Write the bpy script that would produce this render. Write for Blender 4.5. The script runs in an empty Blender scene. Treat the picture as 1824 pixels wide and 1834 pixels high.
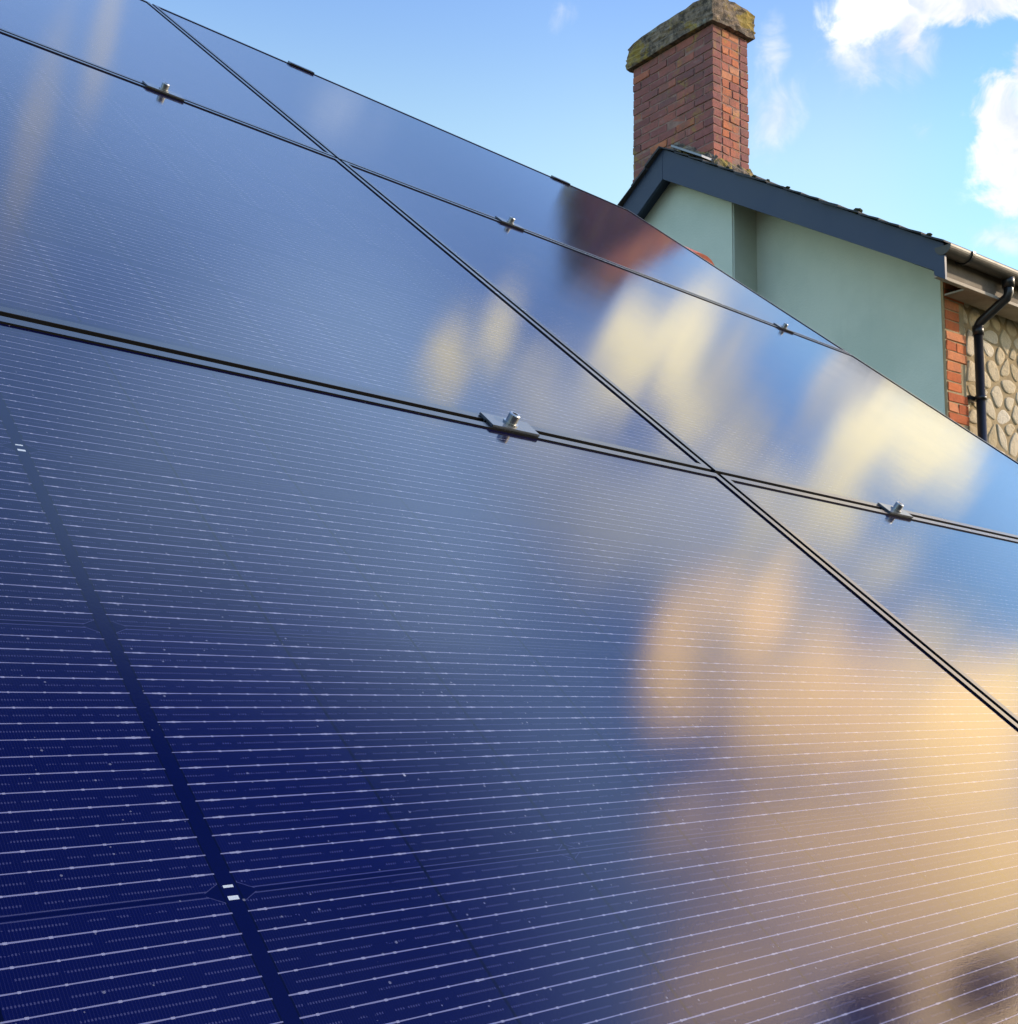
import bpy, bmesh, math, random
from mathutils import Vector, Matrix
random.seed(7)
R = math.radians
scene = bpy.context.scene
col = scene.collection

# ------------------------------------------------------------------ camera
CAM_Z = 3.2
ROOF_PITCH = R(39.0)
cam_data = bpy.data.cameras.new('camera')
cam = bpy.data.objects.new('camera', cam_data)
col.objects.link(cam)
cam_rot = Matrix(((0.73126225, -0.11216438, -0.67281102),
                  (-0.6818523, -0.09381896, -0.72544844),
                  (0.01824705, 0.9892508, -0.1450858)))
# camera looks along -z; columns are its right, up and back axes in the world
cam.matrix_world = Matrix.Translation((0, 0, CAM_Z)) @ cam_rot.to_4x4()
cam_data.sensor_fit = 'HORIZONTAL'
cam_data.sensor_width = 36.0
cam_data.lens = 36.0 * 2083.2 / 1824.0
cam_data.clip_start = 0.02
cam_data.clip_end = 5000
scene.camera = cam

# ------------------------------------------------------------------ sky and sun
SUN_AZ, SUN_EL = R(-34.0), R(20.0)      # angle in plan from +x, height above the horizon
SKY_STRENGTH = 0.15
SUN_STRENGTH = 2.7
scene.view_settings.view_transform = 'Standard'
scene.view_settings.look = 'None'
scene.view_settings.gamma = 1.0
scene.view_settings.exposure = 0.9
scene.render.film_transparent = False

world = bpy.data.worlds.new('World')
scene.world = world
world.use_nodes = True


class Graph:
    """small helper for writing node maths as expressions"""
    def __init__(self, tree):
        self.t = tree
        tree.nodes.clear()

    def node(self, kind, **props):
        n = self.t.nodes.new(kind)
        for k, v in props.items():
            setattr(n, k, v)
        return n

    def put(self, sock, val):
        if isinstance(val, bpy.types.NodeSocket):
            self.t.links.new(val, sock)
        elif val is not None:
            if sock.type == 'RGBA' and len(val) == 3:
                val = (*val, 1.0)
            sock.default_value = val

    def m(self, op, a, b=None, c=None, clamp=False):
        n = self.node('ShaderNodeMath', operation=op, use_clamp=clamp)
        for s, v in zip(n.inputs, (a, b, c)):
            self.put(s, v)
        return n.outputs[0]

    def v(self, op, a, b=None):
        n = self.node('ShaderNodeVectorMath', operation=op)
        self.put(n.inputs[0], a)
        if b is not None:
            self.put(n.inputs[1], b)
        return n.outputs['Value'] if op in ('DOT_PRODUCT', 'LENGTH') else n.outputs[0]

    def smooth(self, x, lo, hi, a=0.0, b=1.0):
        n = self.node('ShaderNodeMapRange', interpolation_type='SMOOTHSTEP')
        for s, val in zip(n.inputs, (x, lo, hi, a, b)):
            self.put(s, val)
        return n.outputs[0]

    def lin(self, x, lo, hi, a=0.0, b=1.0):
        n = self.node('ShaderNodeMapRange')
        for s, val in zip(n.inputs, (x, lo, hi, a, b)):
            self.put(s, val)
        return n.outputs[0]

    def mix(self, f, a, b, mode='MIX'):
        n = self.node('ShaderNodeMix', data_type='RGBA', blend_type=mode)
        self.put(n.inputs[0], f)
        self.put(n.inputs[6], a)
        self.put(n.inputs[7], b)
        return n.outputs[2]

    def noise(self, vec, scale, detail=4.0, rough=0.55, dist=0.0):
        n = self.node('ShaderNodeTexNoise')
        self.put(n.inputs['Vector'], vec)
        n.inputs['Scale'].default_value = scale
        n.inputs['Detail'].default_value = detail
        n.inputs['Roughness'].default_value = rough
        n.inputs['Distortion'].default_value = dist
        return n.outputs[0]

    def xyz(self, vec):
        n = self.node('ShaderNodeSeparateXYZ')
        self.put(n.inputs[0], vec)
        return n.outputs

    def vec(self, x, y, z):
        n = self.node('ShaderNodeCombineXYZ')
        for s, val in zip(n.inputs, (x, y, z)):
            self.put(s, val)
        return n.outputs[0]


# Cloud banks and added dark patches of the sky: (direction, two axes across it, weight)
GREY = [
    ((0.7742, 0.2566, 0.5786), (4.0789, -2.3081, -4.4340), (-0.3973, -11.1151, 5.4605), 0.85),
    ((0.7091, 0.3156, 0.6305), (7.3675, -3.4717, -6.5484), (-0.3454, -23.1983, 11.9980), 0.50),
    ((0.6911, 0.3664, 0.6230), (9.8050, -1.9012, -9.7576), (2.7256, -14.8613, 5.7171), 0.60),
    ((0.8229, 0.1855, 0.5370), (4.6574, -4.2033, -5.6843), (-1.6058, -9.5527, 5.7610), 0.80),
    ((0.8835, 0.1216, 0.4524), (6.2527, -11.1167, -9.2232), (-5.2988, -13.6813, 14.0272), 0.70),
    ((0.4984, 0.5966, 0.6290), (18.0489, -7.4290, -7.2550), (1.2903, -24.3804, 22.0999), 0.30),
    ((0.3182, 0.4928, 0.8099), (38.4579, -0.1601, -15.0124), (2.9038, -10.1651, 5.0437), 0.25),
]
CREAM = [
    ((0.6155, 0.4145, 0.6703), (33.5419, -4.7688, -27.8493), (4.8671, -22.5398, 9.4703), 0.95),
    ((0.6406, 0.4333, 0.6339), (34.5769, -5.6581, -31.0742), (6.0282, -25.3882, 11.2624), 0.85),
    ((0.6733, 0.3908, 0.6277), (21.4327, -3.9126, -20.5536), (3.5343, -17.4590, 7.0787), 0.45),
    ((0.7232, 0.4103, 0.5556), (22.5073, -5.3006, -25.3832), (4.9321, -21.3014, 9.3124), 0.95),
    ((0.7523, 0.4023, 0.5218), (17.8257, -4.7945, -22.0046), (4.4649, -19.2836, 8.4303), 1.00),
    ((0.7631, 0.3573, 0.5385), (16.5927, -4.4809, -20.5400), (2.6585, -13.9203, 5.4701), 1.05),
    ((0.7900, 0.3205, 0.5227), (18.2941, -5.4588, -24.2988), (2.9587, -17.9687, 6.5453), 0.70),
    ((0.7194, 0.3811, 0.5807), (18.8106, -4.2173, -20.5363), (3.2520, -16.0642, 6.5132), 0.60),
    ((0.8456, 0.3196, 0.4277), (14.1587, -11.0730, -19.7192), (0.5427, -12.3017, 8.1203), 1.10),
    ((0.8705, 0.2886, 0.3987), (11.4859, -5.3042, -21.2386), (2.6085, -15.8414, 5.7704), 1.00),
    ((0.8886, 0.2522, 0.3832), (21.0238, -10.6152, -41.7646), (4.1693, -30.0185, 10.0912), 0.60),
    ((0.8406, 0.2573, 0.4767), (11.8291, -4.3993, -18.4837), (2.1171, -17.0179, 5.4521), 0.75),
    ((0.8184, 0.2651, 0.5098), (9.4849, -3.1418, -13.5914), (2.2862, -18.3766, 5.8874), 0.70),
    ((0.8073, 0.2254, 0.5454), (8.3565, -7.0866, -9.4400), (-3.2885, -22.3117, 14.0899), 0.50),
    ((0.8949, 0.1301, 0.4270), (7.6833, -14.0863, -11.8119), (-6.8085, -18.7240, 19.9739), 0.70),
    ((0.9141, 0.0839, 0.3968), (14.7429, -27.2431, -28.2022), (-4.4541, -15.3181, 13.5021), 0.80),
    ((0.8636, 0.2021, 0.4618), (7.2043, -11.8724, -8.2767), (-8.0060, -19.4993, 23.5071), 0.60),
]
WARM = [
    ((0.7762, 0.1438, 0.6139), (25.9875, -6.7391, -31.2809), (0.2939, -13.9798, 2.9031), 0.95),
    ((0.7876, 0.1093, 0.6064), (24.2565, -6.6391, -30.3094), (-0.0394, -21.3413, 3.8997), 0.70),
    ((0.8209, 0.1728, 0.5442), (17.8411, -10.8542, -23.4648), (-0.9320, -16.5576, 6.6633), 0.80),
    ((0.8016, 0.1916, 0.5663), (10.7319, -3.1603, -14.1206), (1.4055, -22.9303, 5.7686), 0.60),
    ((0.8483, 0.0848, 0.5227), (4.4460, -1.6535, -6.9470), (-0.0957, -11.5391, 2.0274), 0.90),
    ((0.8541, -0.0347, 0.5189), (3.4089, -1.3862, -5.7039), (-0.8344, -9.0733, 0.7666), 0.95),
    ((0.7867, -0.1135, 0.6069), (6.8371, -2.0945, -9.2544), (-1.9098, -12.2624, 0.1833), 0.80),
    ((0.7781, 0.0168, 0.6279), (10.5465, -2.8290, -12.9945), (-0.7998, -11.7931, 1.3068), 0.45),
    ((0.8776, -0.1298, 0.4614), (4.8177, -2.5277, -9.8739), (-2.5041, -16.0783, 0.2403), 0.90),
]
MAUVE = [
    ((0.8071, -0.0588, 0.5875), (5.7122, -1.8436, -8.0307), (-1.4383, -12.4430, 0.7307), 0.75),
    ((0.7773, -0.1200, 0.6176), (7.3214, -2.1560, -9.6332), (-3.3099, -20.5118, 0.1810), 0.70),
    ((0.7829, 0.0069, 0.6221), (12.3826, -3.4119, -15.5451), (-1.1112, -15.0353, 1.5663), 0.50),
]
GOLD = [
    ((0.8991, 0.0514, 0.4348), (4.7181, -8.5038, -8.7506), (-3.0175, -9.0068, 7.3032), 1.00),
    ((0.9019, -0.0467, 0.4295), (6.1549, -3.4440, -13.2987), (-0.8647, -9.4027, 0.7944), 0.80),
    ((0.8720, -0.1462, 0.4672), (6.5993, -3.4184, -13.3850), (-7.2999, -43.3630, 0.0526), 0.95),
]
DARK = [  # added dark patches, standing in for unidentified dark shapes mirrored in the glass
    ((0.8388, -0.1331, 0.5279), (21.1803, -8.7454, -35.8634), (-7.4957, -45.9733, 0.3214), 1.70),
    ((0.8813, -0.1258, 0.4556), (17.6453, 4.9625, -32.7630), (0.1393, -50.2927, -14.1555), 1.70),
]
WHITE = [
    ((0.8384, 0.3526, 0.4155), (13.0344, -29.4438, -1.3145), (6.4927, 6.4657, -18.5876), 1.00),
    ((0.8274, 0.3302, 0.4544), (20.6996, -48.7385, -2.2753), (14.7537, 14.8158, -37.6329), 0.80),
    ((0.7756, 0.3715, 0.5103), (9.8584, -16.4024, -3.0430), (19.4390, 31.1492, -52.2174), 0.90),
    ((0.7724, 0.3993, 0.4940), (47.3920, -71.5783, -16.2386), (11.7296, 21.6567, -35.8485), 0.70),
    ((0.7888, 0.3352, 0.5153), (7.8503, -17.3176, -0.7523), (18.8020, 19.0625, -41.1796), 0.90),
]
WISP = [
    ((0.7419, 0.4965, 0.4507), (33.4126, -31.2587, -20.5633), (1.9904, 20.0727, -25.3897), 1.00),
    ((0.7615, 0.4308, 0.4842), (19.3694, -22.2759, -10.6447), (4.7828, 18.2278, -23.7368), 0.90),
    ((0.7704, 0.4099, 0.4884), (19.9373, -36.0882, -1.1620), (10.0290, 10.1055, -24.2983), 0.95),
    ((0.7821, 0.3982, 0.4793), (29.2086, -55.0667, -1.9107), (11.1163, 11.1877, -27.4343), 0.90),
    ((0.6054, 0.5999, 0.5231), (60.9411, -31.5918, -34.3015), (-0.1201, 26.7749, -30.5696), 0.75),
    ((0.8618, 0.3713, 0.3455), (16.0325, -30.7838, -6.9102), (13.6213, 31.2351, -67.5539), 0.90),
    ((0.7256, 0.4874, 0.4857), (44.0347, -64.4400, -1.1186), (10.6415, 10.6999, -26.6335), 0.70),
    ((0.8090, 0.4051, 0.4258), (28.3359, -54.5291, -1.9586), (25.5239, 25.4283, -72.6875), 0.50),
    ((0.3267, 0.6452, 0.6907), (81.1163, -15.3021, -24.0794), (2.9462, -12.6896, 10.4596), 1.30),
    ((0.2995, 0.5603, 0.7722), (70.5894, -14.0910, -17.1563), (0.6495, -8.8689, 6.1830), 1.30),
]

# white cumulus beyond the house, cream banks to the south, warm glow near the low sun
g = Graph(world.node_tree)
sky = g.node('ShaderNodeTexSky', sky_type='NISHITA', sun_disc=False,
             sun_elevation=SUN_EL, sun_rotation=math.pi / 2 - SUN_AZ)
sky.air_density = 1.0
sky.dust_density = 0.6
sky.ozone_density = 2.0
tc = g.node('ShaderNodeTexCoord')
D = g.v('NORMALIZE', tc.outputs['Generated'])
warp = g.noise(D, 9.0, 6.0, 0.62, 0.4)
fine = g.noise(D, 26.0, 5.0, 0.6, 0.6)


def bank(banks):
    tot = None
    for c, g1, g2, w in banks:
        off = g.v('SUBTRACT', D, c)
        a = g.v('DOT_PRODUCT', off, g1)
        b = g.v('DOT_PRODUCT', off, g2)
        r2 = g.m('MULTIPLY_ADD', a, a, g.m('MULTIPLY', b, b))
        k = g.m('MULTIPLY', g.m('EXPONENT', g.m('MULTIPLY', r2, -1.1)), w)
        front = g.m('GREATER_THAN', g.v('DOT_PRODUCT', D, c), 0.3)
        k = g.m('MULTIPLY', k, front)
        tot = k if tot is None else g.m('MAXIMUM', tot, k)
    return tot


def density(mask, lo, hi, amp, amp2):
    n = g.m('MULTIPLY_ADD', g.m('SUBTRACT', warp, 0.5), amp, g.m('MULTIPLY', g.m('SUBTRACT', fine, 0.5), amp2))
    # no puffs where there is no bank at all
    near = g.smooth(mask, 0.02, 0.25)
    return g.smooth(g.m('MULTIPLY_ADD', n, near, mask), lo, hi)


# thin bright haze low down, clear deep blue overhead
el = g.xyz(D)[2]
gain = g.mix(g.smooth(el, 0.40, 0.56), (1.63, 1.53, 1.18), (1.10, 1.18, 1.30))
gain = g.mix(g.smooth(el, 0.58, 0.74), gain, (2.35, 2.30, 2.40))
deep = g.v('DOT_PRODUCT', D, (0.383, -0.139, 0.914))      # clearest patch, high to the south-east
gain = g.mix(g.smooth(deep, 0.885, 0.965), gain, (0.20, 0.30, 0.95))
gain = g.mix(g.m('MAXIMUM', g.lin(g.xyz(D)[1], 0.28, 0.60), g.smooth(el, 0.56, 0.68)), g.mix(1.0, gain, (0.70, 0.74, 0.93), 'MULTIPLY'), gain)
south = g.v('DOT_PRODUCT', D, (0.890, 0.180, 0.419))
gain = g.mix(g.smooth(south, 0.950, 0.990), gain, g.mix(1.0, gain, (0.80, 0.98, 1.10), 'MULTIPLY'))
veil = g.v('DOT_PRODUCT', D, (0.539, 0.311, 0.783))                # thin high veil
gain = g.mix(g.smooth(veil, 0.970, 0.996), gain, g.mix(1.0, gain, (1.65, 1.50, 1.28), 'MULTIPLY'))
base = g.mix(1.0, sky.outputs[0], gain, 'MULTIPLY')
K = 1.0 / SKY_STRENGTH
puff = g.smooth(fine, 0.35, 0.65)
white_c = g.mix(puff, tuple(q * K for q in (0.40, 0.45, 0.54)), tuple(q * K for q in (0.57, 0.57, 0.565)))
cl = base
for name, banks, colr, lo, hi, amp, amp2, top in (
        ('grey', GREY, (0.74, 0.80, 0.88), 0.08, 0.80, 0.8, 0.4, 0.90),
        ('cream', CREAM, (1.17, 1.04, 0.67), 0.20, 0.85, 1.3, 1.1, 0.95),
        ('warm', WARM, (2.4, 1.62, 0.86), 0.15, 0.85, 0.9, 0.35, 0.95),
        ('mauve', MAUVE, (1.45, 1.15, 1.12), 0.10, 0.95, 0.8, 0.3, 0.85),
        ('gold', GOLD, (2.7, 1.85, 0.85), 0.2, 0.98, 0.4, 0.1, 0.95),
        ('dark', DARK, (0.05, 0.045, 0.05), 0.2, 0.55, 0.7, 0.3, 0.97),
        ('wisp', WISP, None, 0.15, 1.15, 1.7, 1.6, 0.62),
        ('white', WHITE, None, 0.25, 0.72, 2.0, 1.5, 0.97)):
    dn = g.m('MULTIPLY', density(bank(banks), lo, hi, amp, amp2), top)
    cl = g.mix(dn, cl, white_c if colr is None else tuple(q * K for q in colr))
bg = g.node('ShaderNodeBackground')
g.put(bg.inputs[0], cl)
bg.inputs[1].default_value = SKY_STRENGTH
out = g.node('ShaderNodeOutputWorld')
g.t.links.new(bg.outputs[0], out.inputs[0])
world.cycles.sampling_method = 'MANUAL'
world.cycles.sample_map_resolution = 1024

sun_data = bpy.data.lights.new('sun', 'SUN')
sun_data.energy = SUN_STRENGTH
sun_data.angle = R(1.5)
sun_data.color = (1.0, 0.80, 0.58)
sun = bpy.data.objects.new('sun', sun_data)
col.objects.link(sun)
sd = Vector((math.cos(SUN_EL) * math.cos(SUN_AZ), math.cos(SUN_EL) * math.sin(SUN_AZ), math.sin(SUN_EL)))
sun.rotation_euler = sd.to_track_quat('Z', 'Y').to_euler()

# ------------------------------------------------------------------ helpers
def tag(o, label=None, cat=None, group=None, kind=None):
    for k, val in (('label', label), ('category', cat), ('group', group), ('kind', kind)):
        if val:
            o[k] = val
    return o


def empty(name, loc=(0, 0, 0), rot=(0, 0, 0)):
    o = bpy.data.objects.new(name, None)
    o.empty_display_size = 0.1
    o.location = loc
    o.rotation_euler = rot
    col.objects.link(o)
    return o


def link(name, bm, mat, parent=None, smooth=False, loc=None):
    me = bpy.data.meshes.new(name)
    bmesh.ops.recalc_face_normals(bm, faces=bm.faces[:])
    bm.to_mesh(me)
    bm.free()
    for mt in (mat if isinstance(mat, (list, tuple)) else [mat]):
        me.materials.append(mt)
    if smooth:
        for p in me.polygons:
            p.use_smooth = True
    o = bpy.data.objects.new(name, me)
    col.objects.link(o)
    if parent:
        o.parent = parent
    if loc:
        o.location = loc
    return o


def box(bm, x0, x1, y0, y1, z0, z1, bevel=0.0, mi=0):
    vs = [bm.verts.new((x, y, z)) for x in (x0, x1) for y in (y0, y1) for z in (z0, z1)]
    idx = ((0, 1, 3, 2), (4, 6, 7, 5), (0, 4, 5, 1), (2, 3, 7, 6), (0, 2, 6, 4), (1, 5, 7, 3))
    fs = [bm.faces.new([vs[i] for i in f]) for f in idx]
    for f in fs:
        f.material_index = mi
    if bevel > 0:
        es = list({e for f in fs for e in f.edges})
        bmesh.ops.bevel(bm, geom=es, offset=bevel, segments=2, profile=0.6, affect='EDGES')
    return vs, fs


def prism(bm, poly, axis, a, b, mi=0):
    """extrude a 2D polygon along an axis: 'x' takes (y,z), 'y' takes (x,z), 'z' takes (x,y)"""
    def P(p, t):
        return {'x': (t, p[0], p[1]), 'y': (p[0], t, p[1]), 'z': (p[0], p[1], t)}[axis]
    A = [bm.verts.new(P(p, a)) for p in poly]
    B = [bm.verts.new(P(p, b)) for p in poly]
    n = len(poly)
    fs = [bm.faces.new(A), bm.faces.new(B[::-1])]
    for i in range(n):
        fs.append(bm.faces.new((A[i], A[(i + 1) % n], B[(i + 1) % n], B[i])))
    for f in fs:
        f.material_index = mi
    return fs


def tube(bm, pts, rad, seg=16, caps=True):
    pts = [Vector(p) for p in pts]
    rings = []
    up = Vector((1, 0.123, 0.05)).normalized()
    for i, p in enumerate(pts):
        t = (pts[min(i + 1, len(pts) - 1)] - pts[max(i - 1, 0)]).normalized()
        a = t.cross(up).normalized()
        b = t.cross(a).normalized()
        r = rad[i] if isinstance(rad, (list, tuple)) else rad
        rings.append([bm.verts.new(p + a * (r * math.cos(2 * math.pi * k / seg)) + b * (r * math.sin(2 * math.pi * k / seg))) for k in range(seg)])
    for r0, r1 in zip(rings, rings[1:]):
        for k in range(seg):
            f = bm.faces.new((r0[k], r0[(k + 1) % seg], r1[(k + 1) % seg], r1[k]))
            f.smooth = True
    if caps:
        bm.faces.new(rings[0])
        bm.faces.new(rings[-1][::-1])


def material(name):
    m = bpy.data.materials.new(name)
    m.use_nodes = True
    gr = Graph(m.node_tree)
    p = gr.node('ShaderNodeBsdfPrincipled')
    o = gr.node('ShaderNodeOutputMaterial')
    gr.t.links.new(p.outputs[0], o.inputs[0])
    return m, gr, p


def bump(gr, p, height, strength, dist, sock='Normal'):
    b = gr.node('ShaderNodeBump')
    b.inputs['Strength'].default_value = strength
    b.inputs['Distance'].default_value = dist
    gr.put(b.inputs['Height'], height)
    gr.t.links.new(b.outputs[0], p.inputs[sock])


def objco(gr):
    return gr.node('ShaderNodeTexCoord').outputs['Object']


def plain(name, colr, rough=0.6, metal=0.0, var=0.25, scale=6.0, bumpd=0.0, spec=0.5):
    m, gr, p = material(name)
    co = objco(gr)
    n = gr.noise(co, scale, 5.0, 0.6)
    k = gr.lin(n, 0.25, 0.75, 1.0 - var, 1.0 + var)
    c = gr.node('ShaderNodeVectorMath', operation='SCALE')
    c.inputs[0].default_value = colr
    gr.put(c.inputs['Scale'], k)
    gr.put(p.inputs['Base Color'], c.outputs[0])
    gr.put(p.inputs['Roughness'], gr.lin(n, 0.2, 0.8, rough * 0.85, min(1.0, rough * 1.15)))
    p.inputs['Metallic'].default_value = metal
    p.inputs['Specular IOR Level'].default_value = spec
    if bumpd:
        bump(gr, p, gr.noise(co, scale * 8, 4.0, 0.6), 0.6, bumpd)
    return m


# ------------------------------------------------------------------ materials
PANEL_L, PANEL_W = 1.861, 1.145       # module size
COL, ROW, STRIP = 0.1013, 0.1842, 0.0037


def solar_glass():
    m, gr, p = material('solar_cells_under_glass')
    co = objco(gr)
    X, Y, Z = gr.xyz(co)
    M = gr.m
    ax = M('ABSOLUTE', X)
    lxn = M('DIVIDE', M('SUBTRACT', ax, STRIP), COL)
    ci = M('FLOOR', lxn)
    lx = M('MULTIPLY', M('SUBTRACT', lxn, ci), COL)               # metres into the half cell
    ryn = M('DIVIDE', M('ADD', Y, 3 * ROW), ROW)
    ri = M('FLOOR', ryn)
    fy = M('SUBTRACT', ryn, ri)
    ly = M('MULTIPLY', fy, ROW)
    # distance to the nearest busbar wire (16 in a cell)
    wq = M('MULTIPLY', fy, 17.0)
    wk = M('ROUND', wq)
    wd = M('MULTIPLY', M('ABSOLUTE', M('SUBTRACT', wq, wk)), ROW / 17.0)
    inrow = M('MULTIPLY', M('GREATER_THAN', wk, 0.5), M('LESS_THAN', wk, 16.5))
    inside = M('MULTIPLY', M('GREATER_THAN', M('SUBTRACT', ax, STRIP), 0.0), M('LESS_THAN', lxn, 9.0))
    inside = M('MULTIPLY', inside, M('LESS_THAN', M('ABSOLUTE', Y), 3 * ROW))
    # solder pads along each wire
    pads = 6.0
    pq = M('MULTIPLY', M('DIVIDE', lx, COL), pads)
    pd = M('MULTIPLY', M('ABSOLUTE', M('SUBTRACT', M('SUBTRACT', pq, M('FLOOR', pq)), 0.5)), COL / pads)
    edge = M('MINIMUM', lx, M('SUBTRACT', COL, lx))
    # each pad its own size
    wn = gr.node('ShaderNodeTexWhiteNoise', noise_dimensions='3D')
    gr.put(wn.inputs['Vector'], gr.vec(M('ADD', M('FLOOR', pq), M('MULTIPLY', ci, 7.0)), wk, M('ADD', M('MULTIPLY', ri, 3.1), M('SIGN', X))))
    rnd = wn.outputs['Value']
    pad = M('LESS_THAN', M('SUBTRACT', pd, M('MULTIPLY', rnd, 0.0004)), 0.0005)
    longp = M('MULTIPLY', M('GREATER_THAN', edge, 0.0045), M('LESS_THAN', edge, M('MULTIPLY_ADD', rnd, 0.004, 0.009)))
    # the long pads fall only on some pairs of cell rows
    pair = M('MODULO', M('FLOOR', M('MULTIPLY', M('ADD', ri, 1.0), 0.5)), 2.0)
    longp = M('MULTIPLY', longp, M('MAXIMUM', M('LESS_THAN', rnd, 0.35), M('SUBTRACT', 1.0, pair)))
    wav = M('MULTIPLY', M('SUBTRACT', gr.noise(gr.vec(M('MULTIPLY', X, 30.0), M('MULTIPLY', Y, 90.0), 0.0), 1.0, 2.0), 0.5), 0.0006)
    wdd = M('ABSOLUTE', M('ADD', wd, wav))
    wire = M('LESS_THAN', wdd, M('ADD', 0.00033, M('ADD', M('MULTIPLY', pad, 0.00022), M('MULTIPLY', longp, 0.00012))))
    wire = M('MULTIPLY', M('MULTIPLY', wire, inrow), inside)
    padw = M('MULTIPLY', wire, M('MAXIMUM', pad, longp))
    # cell gaps and clipped corners show the dark backsheet
    cellgap = M('MAXIMUM', M('LESS_THAN', edge, 0.0009), M('LESS_THAN', M('MINIMUM', ly, M('SUBTRACT', ROW, ly)), 0.0009))
    even = M('LESS_THAN', M('MODULO', ci, 2.0), 0.5)
    cx = M('ADD', M('MULTIPLY', even, lx), M('MULTIPLY', M('SUBTRACT', 1.0, even), M('SUBTRACT', COL, lx)))
    cy = M('MINIMUM', ly, M('SUBTRACT', ROW, ly))
    cs = M('ADD', cx, M('MULTIPLY', cy, 1.7))
    chamfer = M('MULTIPLY', M('LESS_THAN', cs, 0.0095), M('LESS_THAN', lxn, 1.0))
    chline = M('LESS_THAN', M('ABSOLUTE', M('SUBTRACT', cs, 0.0098)), 0.00035)
    back = M('MAXIMUM', M('MAXIMUM', cellgap, chamfer), M('SUBTRACT', 1.0, inside))
    # rim of each cell, a hair lighter
    rimline = M('LESS_THAN', M('ABSOLUTE', M('SUBTRACT', cy, 0.0016)), 0.0003)
    # silver fingers: thin lines across the wires, only seen as fine dots half way between wires
    fq = M('DIVIDE', X, 0.00135)
    fd = M('ABSOLUTE', M('SUBTRACT', M('SUBTRACT', fq, M('FLOOR', fq)), 0.5))
    finger = M('LESS_THAN', fd, 0.10)
    mid = M('ABSOLUTE', M('SUBTRACT', M('SUBTRACT', wq, M('FLOOR', wq)), 0.5))
    dots = M('MULTIPLY', M('LESS_THAN', mid, 0.045), M('LESS_THAN', fd, 0.26))
    dots = M('MULTIPLY', dots, M('GREATER_THAN', gr.noise(co, 140.0, 2.0), 0.44))
    # cell colour: deep navy, each cell slightly different
    wn2 = gr.node('ShaderNodeTexWhiteNoise', noise_dimensions='3D')
    gr.put(wn2.inputs['Vector'], gr.vec(ci, ri, M('SIGN', X)))
    tone = gr.lin(wn2.outputs['Value'], 0.0, 1.0, 0.85, 1.15)
    cell = gr.mix(1.0, CELL, gr.vec(tone, tone, tone), 'MULTIPLY')
    c = gr.mix(M('MULTIPLY', finger, 0.05), cell, (0.08, 0.09, 0.20))
    c = gr.mix(M('MULTIPLY', dots, 0.20), c, (0.12, 0.13, 0.27))
    c = gr.mix(M('MULTIPLY', M('MAXIMUM', chline, rimline), 0.13), c, (0.20, 0.22, 0.42))
    c = gr.mix(back, c, BACK)
    c = gr.mix(M('MULTIPLY', M('LESS_THAN', edge, 0.0009), inside), c, (0.0001, 0.0002, 0.003))
    c = gr.mix(wire, c, WIRE)
    c = gr.mix(padw, c, PADC)
    # string links: two white dashes on the middle strip at every other cell row
    band = M('SUBTRACT', M('MODULO', M('ADD', ryn, 8.0), 2.0), 1.0)           # 0 on boundaries 1, 3, 5
    bm_ = M('MULTIPLY', band, ROW)
    d1 = M('MULTIPLY', M('LESS_THAN', M('ABSOLUTE', M('SUBTRACT', bm_, 0.0034)), 0.0007), M('LESS_THAN', ax, 0.0024))
    d2 = M('MULTIPLY', M('LESS_THAN', M('ABSOLUTE', M('ADD', bm_, 0.0030)), 0.0011), M('LESS_THAN', ax, 0.0025))
    c = gr.mix(M('MAXIMUM', d1, d2), c, (0.34, 0.39, 0.42))
    # dust: pale specks and a faint film
    vo = gr.node('ShaderNodeTexVoronoi', feature='F1')
    gr.put(vo.inputs['Vector'], co)
    vo.inputs['Scale'].default_value = 210.0
    wn3 = gr.xyz(vo.outputs['Color'])
    speck = M('MULTIPLY', M('GREATER_THAN', wn3[0], 0.72), M('LESS_THAN', vo.outputs['Distance'], M('MULTIPLY', wn3[1], 0.16)))
    vo2 = gr.node('ShaderNodeTexVoronoi', feature='F1')
    gr.put(vo2.inputs['Vector'], co)
    vo2.inputs['Scale'].default_value = 46.0
    w4 = gr.xyz(vo2.outputs['Color'])
    big = M('MULTIPLY', M('GREATER_THAN', w4[0], 0.90), M('LESS_THAN', vo2.outputs['Distance'], M('MULTIPLY', w4[1], 0.055)))
    c = gr.mix(M('MULTIPLY', speck, 0.26), c, (0.30, 0.32, 0.40))
    c = gr.mix(M('MULTIPLY', big, 0.55), c, (0.40, 0.42, 0.48))
    film = gr.smooth(gr.noise(co, 3.5, 6.0, 0.65, 0.5), 0.40, 0.78, 0.0, FILM)
    c = gr.mix(film, c, (0.26, 0.25, 0.27))
    gr.put(p.inputs['Base Color'], c)
    p.inputs['Roughness'].default_value = 0.65
    p.inputs['Specular IOR Level'].default_value = 0.0
    p.inputs['Coat Weight'].default_value = 1.0
    p.inputs['Coat IOR'].default_value = 1.50
    gr.put(p.inputs['Coat Roughness'], gr.lin(gr.noise(co, 7.0, 4.0, 0.6), 0.3, 0.7, COAT_R - 0.012, COAT_R + 0.018))
    # orange-peel of the rolled glass
    b = gr.node('ShaderNodeBump')
    b.inputs['Strength'].default_value = 0.06
    b.inputs['Distance'].default_value = 0.0004
    gr.put(b.inputs['Height'], gr.m('ADD', gr.noise(co, 900.0, 2.0, 0.6), gr.m('MULTIPLY', gr.noise(co, 9.0, 2.0, 0.5), 3.0)))
    gr.t.links.new(b.outputs[0], p.inputs['Coat Normal'])
    return m


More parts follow.
